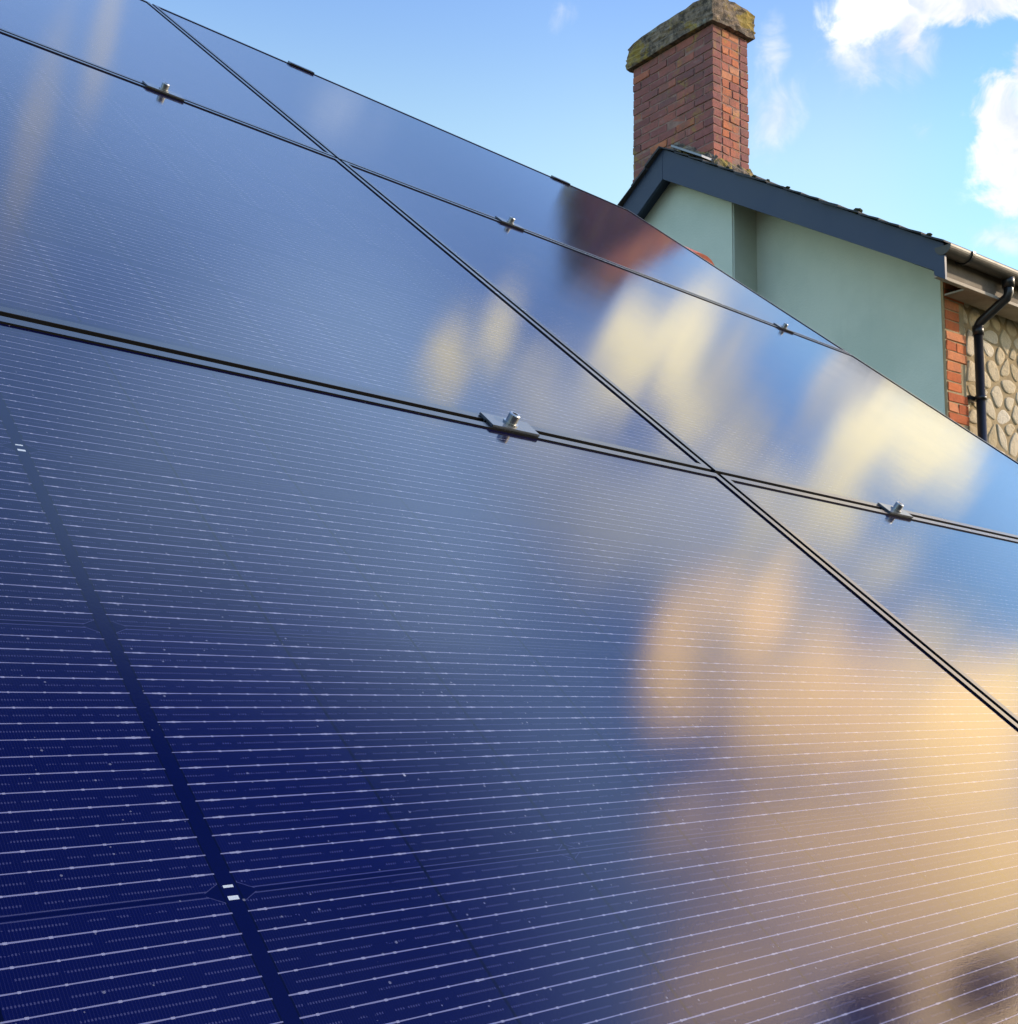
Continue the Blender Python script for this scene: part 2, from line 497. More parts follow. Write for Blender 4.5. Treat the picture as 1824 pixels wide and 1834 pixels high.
CELL = (0.0006, 0.0011, 0.023)
BACK = (0.0002, 0.0004, 0.017)
WIRE = (0.118, 0.126, 0.215)
PADC = (0.165, 0.175, 0.26)
FILM = 0.004
COAT_R = 0.065
MAT_GLASS = solar_glass()
MAT_FRAME = plain('black_anodised_aluminium', (0.012, 0.013, 0.015), 0.26, 0.0, 0.15, 20.0, 0.0, 1.0)
MAT_FRAME_SIDE = plain('matt_black_frame_side', (0.006, 0.006, 0.007), 0.75, 0.0, 0.15, 20.0, 0.0, 0.12)
MAT_CLAMP = plain('dark_clamp_metal', (0.060, 0.065, 0.072), 0.20, 0.0, 0.15, 40.0, 0.0, 1.0)
MAT_STEEL = plain('stainless_bolt', (0.40, 0.41, 0.41), 0.36, 1.0, 0.12, 60.0)


def brick_mat(name, cols, rough=0.9, moss=0.0, lichen=0.0):
    """bricks carry their own colour in the attribute 'tone'; mortar is material slot two"""
    m, gr, p = material(name)
    at = gr.node('ShaderNodeAttribute', attribute_name='tone')
    ramp = gr.node('ShaderNodeValToRGB')
    els = ramp.color_ramp.elements
    while len(els) < len(cols):
        els.new(0.5)
    for e, (pos, c) in zip(els, cols):
        e.position = pos
        e.color = (*c, 1)
    gr.t.links.new(at.outputs['Fac'], ramp.inputs[0])
    co = objco(gr)
    n = gr.noise(co, 24.0, 5.0, 0.65)
    c = gr.mix(0.55, ramp.outputs[0], gr.mix(n, (0.35, 0.35, 0.35), (1.5, 1.5, 1.5)), 'MULTIPLY')
    grime = gr.smooth(gr.noise(co, 5.0, 6.0, 0.75, 0.8), 0.46, 0.66, 0.0, moss)
    c = gr.mix(grime, c, (0.15, 0.095, 0.085))
    bloom = gr.smooth(gr.noise(gr.v('ADD', co, (8.3, 2.7, 5.5)), 9.0, 5.0, 0.7, 0.3), 0.60, 0.74, 0.0, moss * 0.6)
    c = gr.mix(bloom, c, (0.36, 0.31, 0.30))
    if lichen:
        lic = gr.smooth(gr.noise(gr.v('ADD', co, (3.1, 7.7, 1.3)), 4.5, 5.0, 0.7, 0.5), 0.55, 0.68, 0.0, lichen)
        c = gr.mix(lic, c, (0.30, 0.22, 0.05))
    gr.put(p.inputs['Base Color'], c)
    p.inputs['Roughness'].default_value = rough
    p.inputs['Specular IOR Level'].default_value = 0.2
    bump(gr, p, gr.noise(co, 60.0, 4.0, 0.7), 0.7, 0.004)
    return m


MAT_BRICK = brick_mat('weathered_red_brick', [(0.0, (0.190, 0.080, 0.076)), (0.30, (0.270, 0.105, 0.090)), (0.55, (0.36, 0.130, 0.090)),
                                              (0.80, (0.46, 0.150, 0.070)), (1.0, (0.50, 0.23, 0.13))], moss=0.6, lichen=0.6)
MAT_QUOIN = brick_mat('orange_quoin_brick', [(0.0, (0.36, 0.085, 0.030)), (0.4, (0.48, 0.125, 0.040)), (0.75, (0.55, 0.17, 0.060)), (1.0, (0.50, 0.20, 0.095))], moss=0.25)
MAT_MORTAR = plain('grey_lime_mortar', (0.24, 0.20, 0.15), 0.95, 0.0, 0.3, 18.0, 0.004, 0.1)
MAT_MORTAR_DARK = plain('sooty_mortar', (0.25, 0.155, 0.125), 0.95, 0.0, 0.35, 14.0, 0.004, 0.1)
MAT_POINTING = plain('sandy_pointing', (0.31, 0.235, 0.135), 0.95, 0.0, 0.25, 9.0, 0.005, 0.1)


def stone_mat():
    m, gr, p = material('buff_rubble_stone')
    at = gr.node('ShaderNodeAttribute', attribute_name='tone')
    ramp = gr.node('ShaderNodeValToRGB')
    els = ramp.color_ramp.elements
    els.new(0.5)
    for e, (pos, c) in zip(els, ((0.0, (0.42, 0.33, 0.20)), (0.5, (0.54, 0.45, 0.31)), (1.0, (0.60, 0.53, 0.42)))):
        e.position, e.color = pos, (*c, 1)
    gr.t.links.new(at.outputs['Fac'], ramp.inputs[0])
    co = objco(gr)
    n = gr.noise(co, 16.0, 6.0, 0.7)
    c = gr.mix(0.6, ramp.outputs[0], gr.mix(n, (0.45, 0.43, 0.40), (1.4, 1.38, 1.35)), 'MULTIPLY')
    gr.put(p.inputs['Base Color'], c)
    p.inputs['Roughness'].default_value = 0.92
    p.inputs['Specular IOR Level'].default_value = 0.2
    bump(gr, p, gr.noise(co, 30.0, 6.0, 0.7), 0.9, 0.012)
    return m


MAT_STONE = stone_mat()


def render_mat():
    m, gr, p = material('mint_green_render')
    co = objco(gr)
    n = gr.noise(co, 1.3, 6.0, 0.65)
    n2 = gr.noise(gr.v('MULTIPLY', co, (6.0, 6.0, 0.9)), 1.0, 5.0, 0.65)
    c = gr.mix(gr.smooth(n, 0.3, 0.7), (0.44, 0.51, 0.435), (0.515, 0.575, 0.49))
    c = gr.mix(gr.smooth(n2, 0.5, 0.8, 0.0, 0.22), c, (0.34, 0.39, 0.33))
    gr.put(p.inputs['Base Color'], c)
    p.inputs['Roughness'].default_value = 0.9
    p.inputs['Specular IOR Level'].default_value = 0.25
    bump(gr, p, gr.noise(co, 55.0, 5.0, 0.7), 0.5, 0.006)
    return m


MAT_RENDER = render_mat()
MAT_BARGE = plain('slate_blue_painted_board', (0.019, 0.034, 0.070), 0.55, 0.0, 0.10, 3.0, 0.001, 0.4)
MAT_SLATE = plain('dark_roof_slate', (0.040, 0.042, 0.047), 0.75, 0.0, 0.35, 7.0, 0.004, 0.3)
MAT_MOSS = plain('dark_moss', (0.035, 0.040, 0.020), 1.0, 0.0, 0.4, 20.0, 0.006, 0.1)
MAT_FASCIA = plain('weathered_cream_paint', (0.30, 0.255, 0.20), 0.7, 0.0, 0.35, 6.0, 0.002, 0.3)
MAT_FASCIA_SHADED = plain('shaded_brown_fascia', (0.115, 0.090, 0.066), 0.75, 0.0, 0.45, 5.0, 0.003, 0.3)  # brown darkened: shade under the eaves is put into the board's colour
MAT_GUTTER = plain('dusty_black_plastic', (0.035, 0.030, 0.023), 0.48, 0.0, 0.45, 7.0, 0.0, 0.45)
MAT_PIPE = plain('black_plastic_pipe', (0.012, 0.012, 0.014), 0.34, 0.0, 0.2, 10.0, 0.0, 0.5)
MAT_LEAD = plain('grey_lead', (0.26, 0.28, 0.31), 0.6, 0.2, 0.25, 8.0, 0.002, 0.4)
MAT_TERRA = plain('terracotta_tile', (0.50, 0.13, 0.075), 0.75, 0.0, 0.2, 14.0, 0.002, 0.3)
MAT_GROUND = plain('gravel_and_grass_ground', (0.075, 0.080, 0.045), 0.95, 0.0, 0.45, 0.6, 0.02, 0.2)


def cap_mat():
    m, gr, p = material('lichened_chimney_cap')
    co = objco(gr)
    n = gr.noise(co, 14.0, 8.0, 0.75)
    c = gr.mix(gr.smooth(n, 0.36, 0.64), (0.060, 0.050, 0.040), (0.27, 0.205, 0.145))
    lic = gr.smooth(gr.noise(gr.v('ADD', co, (5.0, 1.0, 2.0)), 4.2, 5.0, 0.7, 0.6), 0.50, 0.62, 0.0, 0.75)
    c = gr.mix(lic, c, (0.33, 0.235, 0.045))
    pale = gr.smooth(gr.noise(gr.v('ADD', co, (1.0, 9.0, 4.0)), 6.0, 5.0, 0.7, 0.6), 0.58, 0.66, 0.0, 0.5)
    c = gr.mix(pale, c, (0.30, 0.31, 0.24))
    gr.put(p.inputs['Base Color'], c)
    p.inputs['Roughness'].default_value = 0.95
    p.inputs['Specular IOR Level'].default_value = 0.15
    bump(gr, p, n, 0.9, 0.02)
    return m


MAT_CAP = cap_mat()

# ------------------------------------------------------------------ ground
bm = bmesh.new()
s = 900.0
bm.faces.new([bm.verts.new(q) for q in ((-s, -s, 0), (s, -s, 0), (s, s, 0), (-s, s, 0))])
tag(link('ground', bm, MAT_GROUND), kind='structure')

# ------------------------------------------------------------------ the array of solar panels
# the array's own frame: x runs along the eaves, y up the slope, z out of the glass
ORG = Vector((1.1995, 0.90205694, 0.27405769 + CAM_Z))
SLOPE = Matrix.Rotation(ROOF_PITCH, 4, 'X')
TO_ROOF = Matrix.Translation(ORG) @ SLOPE
ROT = (ROOF_PITCH, 0, 0)


def on_roof(u, v, w=0.0):
    return TO_ROOF @ Vector((u, v, w))


def ring(bm, loops):
    """stack of rectangles (half x, half y, z) joined into a frame section"""
    rs = []
    for hx, hy, z in loops:
        rs.append([bm.verts.new(q) for q in ((-hx, -hy, z), (hx, -hy, z), (hx, hy, z), (-hx, hy, z))])
    for i, (a, b) in enumerate(zip(rs, rs[1:])):
        for k in range(4):
            f = bm.faces.new((a[k], a[(k + 1) % 4], b[(k + 1) % 4], b[k]))
            f.material_index = 1 if i in (0, 1, 3) else 0        # the walls are duller than the rolled top face
    a, b = rs[-1], rs[0]
    for k in range(4):
        bm.faces.new((a[k], a[(k + 1) % 4], b[(k + 1) % 4], b[k]))


def make_panel():
    root = empty('solar_panel', rot=ROT)
    hx, hy = PANEL_L / 2, PANEL_W / 2
    bm = bmesh.new()
    LIP = 0.0105
    ring(bm, [(hx, hy, -0.030), (hx, hy, -0.0003), (hx - 0.0003, hy - 0.0003, 0.0),
              (hx - LIP, hy - LIP, 0.0), (hx - LIP, hy - LIP, -0.0040),
              (hx - 0.003, hy - 0.003, -0.0040), (hx - 0.003, hy - 0.003, -0.030)])
    link('frame', bm, [MAT_FRAME, MAT_FRAME_SIDE], root)
    bm = bmesh.new()
    z0, z1 = -0.0050, -0.0018
    gx, gy = hx - LIP - 0.0004, hy - LIP - 0.0004
    box(bm, -gx, gx, -gy, gy, z0, z1)
    link('cell_sheet', bm, MAT_GLASS, root)
    return root


def copy_tree(o, parent=None):
    c = o.copy()
    col.objects.link(c)
    if parent:
        c.parent = parent
    for ch in [q for q in bpy.data.objects if q.parent == o]:
        copy_tree(ch, c)
    return c


PITCH_U, PITCH_V = 1.870, 1.154
panel = make_panel()
PANEL_LABELS = {
    (0, 0): 'black framed solar panel nearest the viewer, with dark centre strip and white dashes',
    (0, 1): 'middle panel of the left column, mostly reflecting plain blue sky',
    (0, 2): 'topmost panel of the left column, cut by the top left corner of the picture',
    (1, 0): 'lowest panel of the right column, a wedge at the right edge below the lower seam',
    (1, 1): 'middle panel of the right column, full of bright cream cloud reflections',
    (1, 2): 'topmost panel of the right column, holding the dark reflection of the brick chimney'}
first = True
for i in (0, 1):
    for j in (0, 1, 2):
        o = panel if first else copy_tree(panel)
        first = False
        o.location = on_roof(-0.935 + i * PITCH_U, -0.577 + j * PITCH_V)
        tag(o, PANEL_LABELS[(i, j)], 'solar panel', 'solar panels of the roof array')


# clamps: a plate bridging the gap of two frames, held by one bolt
def make_mid_clamp():
    root = empty('mid_clamp', rot=ROT)
    bm = bmesh.new()
    prof = [(-0.0140, 0.0002), (0.0140, 0.0002), (0.0140, 0.0032), (-0.0140, 0.0032)]
    prism(bm, prof, 'x', -0.035, 0.035)
    bmesh.ops.bevel(bm, geom=bm.edges[:], offset=0.0007, segments=2, affect='EDGES')
    prism(bm, [(-0.0036, -0.022), (-0.0016, -0.022), (-0.0016, 0.0006), (-0.0036, 0.0006)], 'x', -0.034, 0.034)
    prism(bm, [(0.0016, -0.022), (0.0036, -0.022), (0.0036, 0.0006), (0.0016, 0.0006)], 'x', -0.034, 0.034)
    link('plate', bm, MAT_CLAMP, root)
    bm = bmesh.new()
    n = 20
    prof = [(0.0, 0.0032), (0.0088, 0.0032), (0.0088, 0.0050), (0.0066, 0.0051), (0.0066, 0.0142), (0.0058, 0.0152), (0.0034, 0.0152), (0.0032, 0.0110), (0.0, 0.0110)]
    rings = []
    for r, z in prof:
        rings.append([bm.verts.new((r * math.cos(2 * math.pi * k / n), r * math.sin(2 * math.pi * k / n), z)) for k in range(n)] if r > 0 else [bm.verts.new((0, 0, z))])
    for a, b in zip(rings, rings[1:]):
        for k in range(n):
            k2 = (k + 1) % n
            if len(a) == 1:
                bm.faces.new((a[0], b[k], b[k2]))
            elif len(b) == 1:
                bm.faces.new((a[k], a[k2], b[0]))
            else:
                bm.faces.new((a[k], a[k2], b[k2], b[k]))
    link('bolt', bm, MAT_STEEL, root)
    return root


RAIL = (-0.365, 0.455, 1.510)
mid = make_mid_clamp()
MID_LABELS = [(RAIL[0], 0.0, 'clamp with a shiny pale plate and bolt, nearest the viewer on the lower long seam'),
              (RAIL[1], 0.0, 'small dark clamp on the lower seam, right of the crossing seams, under the cream cloud'),
              (RAIL[0], PITCH_V, 'dark clamp on the upper seam in the blue part, furthest left'),
              (RAIL[1], PITCH_V, 'dark clamp on the upper seam, just left of the chimney reflection'),
              (RAIL[2], PITCH_V, 'tiny clamp on the upper seam, furthest right near the mint wall')]
for k, (u, v, lab) in enumerate(MID_LABELS):
    o = mid if k == 0 else copy_tree(mid)
    o.location = on_roof(u, v)
    tag(o, lab, 'clamp', 'clamps bridging the panel seams')


def make_end_clamp():
    root = empty('end_clamp', rot=ROT)
    bm = bmesh.new()
    prism(bm, [(-0.012, 0.0002), (0.0035, 0.0002), (0.0035, -0.030), (0.030, -0.030), (0.030, -0.027), (0.0065, -0.027), (0.0065, 0.0040), (-0.012, 0.0040)], 'x', -0.040, 0.040)
    link('bracket', bm, MAT_FRAME, root)
    bm = bmesh.new()
    prism(bm, [(0.0075 * math.cos(R(60 * k)), 0.018 + 0.0075 * math.sin(R(60 * k))) for k in range(6)], 'z', -0.027, -0.019)
    link('bolt', bm, MAT_STEEL, root)
    return root


endc = make_end_clamp()
for k, (u, lab) in enumerate(((RAIL[1], 'black end clamp on the top edge of the array against blue sky'),
                              (RAIL[2], 'black end clamp on the top edge of the array, nearest the house'))):
    o = endc if k == 0 else copy_tree(endc)
    o.location = on_roof(u, 2 * PITCH_V - 0.0045)
    tag(o, lab, 'clamp', 'end clamps along the top edge')

# ------------------------------------------------------------------ the low building under the array
ROOF_W = -0.13
ext = empty('low_building', (0, 0, 0))
tag(ext, 'low building carrying the solar panels on its pitched slate roof', 'building')
U0, U1, V0, V1 = -5.0, 2.02, -2.3, 2.52
bm = bmesh.new()
# slates laid in courses
cw, ch = 0.30, 0.24
v = V0
rowi = 0
while v < V1 - 0.01:
    u = U0 + (0.15 if rowi % 2 else 0.0)
    while u < U1 - 0.02:
        u2 = min(u + cw - 0.005, U1)
        lo, hi = ROOF_W + random.uniform(-0.002, 0.003), ROOF_W - 0.012
        p4 = [(u, v, lo), (u2, v, lo), (u2, min(v + ch + 0.05, V1 + 0.02), hi), (u, min(v + ch + 0.05, V1 + 0.02), hi)]
        top = [bm.verts.new(on_roof(*q)) for q in p4]
        bot = [bm.verts.new(on_roof(q[0], q[1], q[2] - 0.009)) for q in p4]
        bm.faces.new(top)
        bm.faces.new(bot[::-1])
        for k in range(4):
            bm.faces.new((top[k], bot[k], bot[(k + 1) % 4], top[(k + 1) % 4]))
        u += cw
    v += ch
    rowi += 1
link('roof_slates', bm, MAT_SLATE, ext)
eave, ridge = on_roof(0, V0, ROOF_W - 0.05), on_roof(0, V1, ROOF_W - 0.05)
xa, xb = ORG.x + U0 + 0.2, ORG.x + U1 - 0.2
half = (ridge.y - eave.y)
bm = bmesh.new()
prism(bm, [(eave.y + 0.25, 0.0), (2 * ridge.y - eave.y - 0.25, 0.0), (2 * ridge.y - eave.y - 0.25, eave.z + 0.15), (ridge.y, ridge.z - 0.06), (eave.y + 0.25, eave.z + 0.15)], 'x', xa, xb)
link('wall', bm, MAT_MORTAR, ext)
bm = bmesh.new()
prism(bm, [(ridge.y + 0.02, ridge.z + 0.03), (2 * ridge.y - eave.y, eave.z), (2 * ridge.y - eave.y, eave.z - 0.03), (ridge.y + 0.02, ridge.z - 0.005)], 'x', xa - 0.2, xb + 0.2)
link('rear_roof_slope', bm, MAT_SLATE, ext)

# a terracotta verge tile peeping over the array's right edge
tile = empty('roof_tile', on_roof(2.03, 2.14, -0.106), (ROOF_PITCH - R(7), 0, R(-6)))
tag(tile, 'terracotta roof tile peeping over the right edge of the array before the mint wall', 'roof tile')
bm = bmesh.new()
outer = [(0.11 * math.cos(R(a)), 0.085 * math.sin(R(a))) for a in range(0, 181, 15)]
inner = [(0.095 * math.cos(R(a)), 0.070 * math.sin(R(a))) for a in range(180, -1, -15)]
prism(bm, outer + inner, 'y', -0.14, 0.14)
link('tile_body', bm, MAT_TERRA, tile)
bm = bmesh.new()
box(bm, -0.11, 0.11, -0.13, 0.13, -0.075, 0.004)
link('mortar_bed', bm, MAT_MORTAR, tile)

# ------------------------------------------------------------------ the house with the mint gable
# its own frame: x along the ridge (away), y across the gable (left), z up from the camera's level
YAW = R(-6.0)
house = empty('house', (0, 0, CAM_Z), (0, 0, YAW))
tag(house, 'house with mint green gable end, brick chimney and buff rubble stone front', 'house')
GZ = -CAM_Z            # ground in the house's frame
XB = 6.85              # face of the bargeboards
XC = 7.00              # face of chimney breast and stack
XW = 7.29              # main gable wall
YF = 4.595             # stone front wall
YA, ZA = 6.98, 4.69    # apex of the roof's upper edge at the board
XE = 13.0              # far end of the house
SL = 0.625             # rise per metre of the near slope
SLL = 0.70
YE, ZE = 4.28, 3.02    # near eave end of the board
YB = 2 * YA - YF       # rear wall


def roofz(y, off=0.0):
    return ZA + off - (SL * (YA - y) if y < YA else SLL * (y - YA))


# main gable wall (render) with the projecting breast
bm = bmesh.new()
prism(bm, [(YF, GZ), (YB, GZ), (YB, roofz(YB, -0.05)), (YA, roofz(YA, -0.05)), (YF, roofz(YF, -0.05))], 'x', XW, XW + 0.25)
link('gable_wall', bm, MAT_RENDER, house)
bm = bmesh.new()
y0, y1 = 6.30, 7.66
prism(bm, [(y0, GZ), (y1, GZ), (y1, roofz(y1, -0.06)), (YA, roofz(YA, -0.06)), (y0, roofz(y0, -0.06))], 'x', XC, XW - 0.001)
bmesh.ops.bevel(bm, geom=[e for e in bm.edges if abs(e.verts[0].co.x - XC) < 1e-4 and abs(e.verts[1].co.x - XC) < 1e-4], offset=0.012, segments=3, affect='EDGES')
link('chimney_breast', bm, MAT_RENDER, house)

# bargeboards
BD, BDE = 0.285, 0.215      # the board is narrower at the eaves
for nm, pts in (('bargeboard', [(YE, roofz(YE)), (YA, ZA), (YA, ZA - BD), (YE + 0.08, roofz(YE + 0.08) - BDE), (YE + 0.08, roofz(YE + 0.08) - BDE - 0.04), (YE, roofz(YE) - BDE - 0.04)]),
                ('bargeboard', [(YA + 0.001, ZA), (YA + 2.6, roofz(YA + 2.6)), (YA + 2.6, roofz(YA + 2.6) - BD), (YA + 0.001, ZA - BD)])):
    bm = bmesh.new()
    prism(bm, pts, 'x', XB, XB + 0.028)
    bmesh.ops.bevel(bm, geom=bm.edges[:], offset=0.003, segments=1, affect='EDGES')
    link(nm, bm, MAT_BARGE, house)
# soffit strip under the verge, behind the boards
bm = bmesh.new()
prism(bm, [(YE + 0.11, roofz(YE + 0.11) - 0.20), (YA, ZA - 0.20), (YA, ZA - 0.22), (YE + 0.11, roofz(YE + 0.11) - 0.22)], 'x', XB + 0.029, XW - 0.002)
prism(bm, [(YA + 0.001, ZA - 0.20), (YA + 2.5, roofz(YA + 2.5) - 0.20), (YA + 2.5, roofz(YA + 2.5) - 0.22), (YA + 0.001, ZA - 0.22)], 'x', XB + 0.029, XC - 0.002)
link('verge_soffit', bm, MAT_BARGE, house)

# roof: slate courses with a slightly ragged verge
bm = bmesh.new()
L = math.hypot(YA - YE + 0.03, SL * (YA - YE + 0.03))
for side in (-1, 1):
    sl = SL if side < 0 else SLL
    run = (YA - YE + 0.03) if side < 0 else 2.7
    n = int(run / 0.17)
    for k in range(n):
        ya = YA + side * run * (k + 1) / n          # lower edge
        yb = YA + side * run * k / n - side * 0.0
        xs = XB - 0.035 + random.uniform(-0.012, 0.012)
        first_x = xs
        half_ = 0.15 if k % 2 else 0.30
        while xs < XE:
            xe = min(xs + (half_ if xs == first_x else 0.30) - 0.004, XE)
            lift = random.uniform(0.0, 0.002)
            dz = 0.024 + lift
            z_lo = ZA - sl * abs(ya - YA) + dz
            z_hi = ZA - sl * abs(yb - YA) + 0.012
            q = [(xs, ya, z_lo), (xe, ya, z_lo), (xe, yb, z_hi), (xs, yb, z_hi)]
            th = 0.012 if random.random() < 0.9 else 0.022
            top = [bm.verts.new(p) for p in q]
            bot = [bm.verts.new((p[0], p[1], p[2] - th)) for p in q]
            bm.faces.new(top)
            bm.faces.new(bot[::-1])
            for e in range(4):
                bm.faces.new((top[e], bot[e], bot[(e + 1) % 4], top[(e + 1) % 4]))
            xs = xe + 0.004
# solid deck just below the slates
prism(bm, [(YE + 0.02, roofz(YE + 0.02, 0.008)), (YA, ZA + 0.008), (YA, ZA - 0.05), (YE + 0.02, roofz(YE + 0.02, -0.05))], 'x', XB + 0.03, XE)
prism(bm, [(YA + 0.002, ZA + 0.008), (YA + 2.6, roofz(YA + 2.6, 0.008)), (YA + 2.6, roofz(YA + 2.6, -0.05)), (YA + 0.002, ZA - 0.05)], 'x', XB + 0.03, XE)
roof = link('roof', bm, MAT_SLATE, house)
# clumps of moss and raised slates along the verge
bm = bmesh.new()
for k in range(6):
    y = random.uniform(YE + 0.1, YA - 0.6)
    r = random.uniform(0.010, 0.018)
    if random.random() < 0.12:
        r = random.uniform(0.024, 0.032)
    mt = Matrix.Translation((XB + random.uniform(-0.03, 0.10), y, roofz(y) + 0.026)) @ Matrix.Diagonal((1.2, random.uniform(1.0, 1.8), 0.75, 1.0))
    bmesh.ops.create_icosphere(bm, subdivisions=2, radius=r, matrix=mt)
for vv in bm.verts:
    vv.co += Vector((random.uniform(-1, 1), random.uniform(-1, 1), random.uniform(-1, 1))) * 0.004
tag(link('moss', bm, MAT_MOSS, roof), kind='stuff')
bm = bmesh.new()
prof = [(YA + 0.11 * math.cos(R(a)), ZA + 0.012 + 0.055 * math.sin(R(a))) for a in range(0, 181, 20)]
prism(bm, prof, 'x', XC + 0.50, XE)
link('ridge_tiles', bm, MAT_SLATE, roof)


# ---- chimney: single bricks laid round a mortar core
def add_brick(bm, x0, x1, y0, y1, z0, z1, tone, lay):
    b = bmesh.new()
    box(b, x0, x1, y0, y1, z0, z1)
    bmesh.ops.bevel(b, geom=b.edges[:], offset=0.004, segments=1, affect='EDGES')
    mp = {}
    for v_ in b.verts:
        nv = bm.verts.new(v_.co + Vector((random.uniform(-1, 1), random.uniform(-1, 1), random.uniform(-1, 1))) * 0.0036)
        mp[v_] = nv
        nv[lay] = tone
    for f in b.faces:
        bm.faces.new([mp[v_] for v_ in f.verts])
    b.free()


def link_tone(name, bm, mats, parent):
    return link(name, bm, mats, parent)


chim = empty('chimney')
chim.parent = house
CY0, CY1 = 6.525, 7.535
CX0, CX1 = XC + 0.012, XC + 0.465
CZ0, CZ1 = 3.95, 5.735
bm = bmesh.new()
lay = bm.verts.layers.float.new('tone')
H = 0.0765
bl, bh, J = 0.215, 0.1025, 0.011
nrow = int((CZ1 - CZ0) / H)
H = (CZ1 - CZ0) / nrow
for k in range(nrow):
    z0 = CZ0 + k * H
    z1 = z0 + H - J
    # gable-side and far-side faces run along y; the two return faces along x
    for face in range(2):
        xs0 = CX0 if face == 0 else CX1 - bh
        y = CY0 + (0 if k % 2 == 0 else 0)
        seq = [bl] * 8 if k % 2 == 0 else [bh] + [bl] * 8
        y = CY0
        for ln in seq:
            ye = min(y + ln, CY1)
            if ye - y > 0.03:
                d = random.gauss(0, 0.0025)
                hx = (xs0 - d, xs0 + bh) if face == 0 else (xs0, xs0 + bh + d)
                add_brick(bm, hx[0], hx[1], y, ye, z0, z1, min(1, max(0, random.gauss(0.28, 0.15))), lay)  # duller bricks here: the shade of the gable face is painted into the tone
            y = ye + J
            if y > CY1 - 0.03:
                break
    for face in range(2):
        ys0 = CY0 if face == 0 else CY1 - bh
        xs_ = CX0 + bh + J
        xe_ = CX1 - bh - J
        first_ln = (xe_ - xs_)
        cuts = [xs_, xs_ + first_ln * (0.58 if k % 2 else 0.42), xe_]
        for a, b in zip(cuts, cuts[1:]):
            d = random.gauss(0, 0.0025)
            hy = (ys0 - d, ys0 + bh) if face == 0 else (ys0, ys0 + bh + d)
            add_brick(bm, a + J / 2, b - J / 2, hy[0], hy[1], z0, z1, min(1, max(0, random.gauss(0.74, 0.16))), lay)  # warmer bricks here: sunlight on the return face is painted into the tone
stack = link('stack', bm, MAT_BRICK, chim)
bm = bmesh.new()
e = 0.006
box(bm, CX0 + e, CX1 - e, CY0 + e, CY1 - e, CZ0, CZ1 - 0.002)
link('mortar_core', bm, MAT_MORTAR_DARK, chim)
# oversailing cap, worn at the corners
bm = bmesh.new()
ov = 0.045
box(bm, CX0 - ov, CX1 + ov, CY0 - ov, CY1 + ov, CZ1 + 0.002, CZ1 + 0.285)
bmesh.ops.subdivide_edges(bm, edges=bm.edges[:], cuts=9, use_grid_fill=True)
cx, cy = (CX0 + CX1) / 2, (CY0 + CY1) / 2
for v_ in bm.verts:
    tx = abs(v_.co.x - cx) / ((CX1 - CX0) / 2 + ov)
    ty = abs(v_.co.y - cy) / ((CY1 - CY0) / 2 + ov)
    hz = (v_.co.z - CZ1) / 0.285
    # top is a flaunching of mortar: it slopes down toward the edges and is crumbled
    drop = 0.07 * max(0, ty - 0.45) ** 1.5 + 0.05 * max(0, tx - 0.35) ** 1.5
    v_.co.z -= hz * drop
    if hz > 0.5 and v_.co.y > cy:
        v_.co.z -= 0.035 * hz * max(0, ty - 0.1)
        v_.co.y -= 0.05 * (hz - 0.5) * (ty > 0.99)
    wob = 0.009
    v_.co += Vector((random.uniform(-1, 1), random.uniform(-1, 1), random.uniform(-0.6, 0.6))) * wob
link('cap', bm, MAT_CAP, chim)
# mortar fillet and lead at the foot of the stack
bm = bmesh.new()
NSEG = 60
def fillet(path, out):
    rows_ = []
    for (x, y, zb) in path:
        hgt, wid = random.uniform(0.07, 0.10), random.uniform(0.055, 0.075)
        sec = [(0.0, hgt), (0.35 * wid, hgt * 0.62), (0.8 * wid, hgt * 0.2), (wid, -0.03), (0.0, -0.03)]
        rows_.append([bm.verts.new((x + out[0] * w_ + random.uniform(-.004, .004), y + out[1] * w_ + random.uniform(-.004, .004), zb + h_ + random.uniform(-.005, .005))) for w_, h_ in sec])
    for r0, r1 in zip(rows_, rows_[1:]):
        for k_ in range(5):
            bm.faces.new((r0[k_], r0[(k_ + 1) % 5], r1[(k_ + 1) % 5], r1[k_]))
    bm.faces.new(rows_[0])
    bm.faces.new(rows_[-1][::-1])
ya_, yb_ = CY0 - 0.05, YA + 0.30
fillet([(CX0 + 0.001, ya_ + (yb_ - ya_) * t / NSEG, roofz(ya_ + (yb_ - ya_) * t / NSEG) + 0.03) for t in range(NSEG + 1)], (-1, 0))
fillet([(CX0 - 0.05 + (CX1 - CX0 + 0.08) * t / 30, CY0 + 0.001, roofz(CY0 - 0.02) + 0.03) for t in range(31)], (0, -1))
link('mortar_fillet', bm, MAT_CAP, chim)
bm = bmesh.new()
prism(bm, [(CY0 - 0.03, roofz(CY0 - 0.03) + 0.045), (YA - 0.12, roofz(YA - 0.12) + 0.045), (YA - 0.12, roofz(YA - 0.12) + 0.065), (CY0 - 0.03, roofz(CY0 - 0.03) + 0.065)], 'x', XB - 0.015, XC - 0.01)
link('lead_flashing', bm, MAT_LEAD, chim)

# ---- stone front wall
bm = bmesh.new()
box(bm, XW + 0.252, XE, YF + 0.022, YF + 0.30, GZ, roofz(YF) - 0.15)
box(bm, XW + 0.001, XW + 0.250, YF - 0.020, YF - 0.001, GZ, roofz(YF) - 0.15)
front = link('front_wall', bm, MAT_POINTING, house)


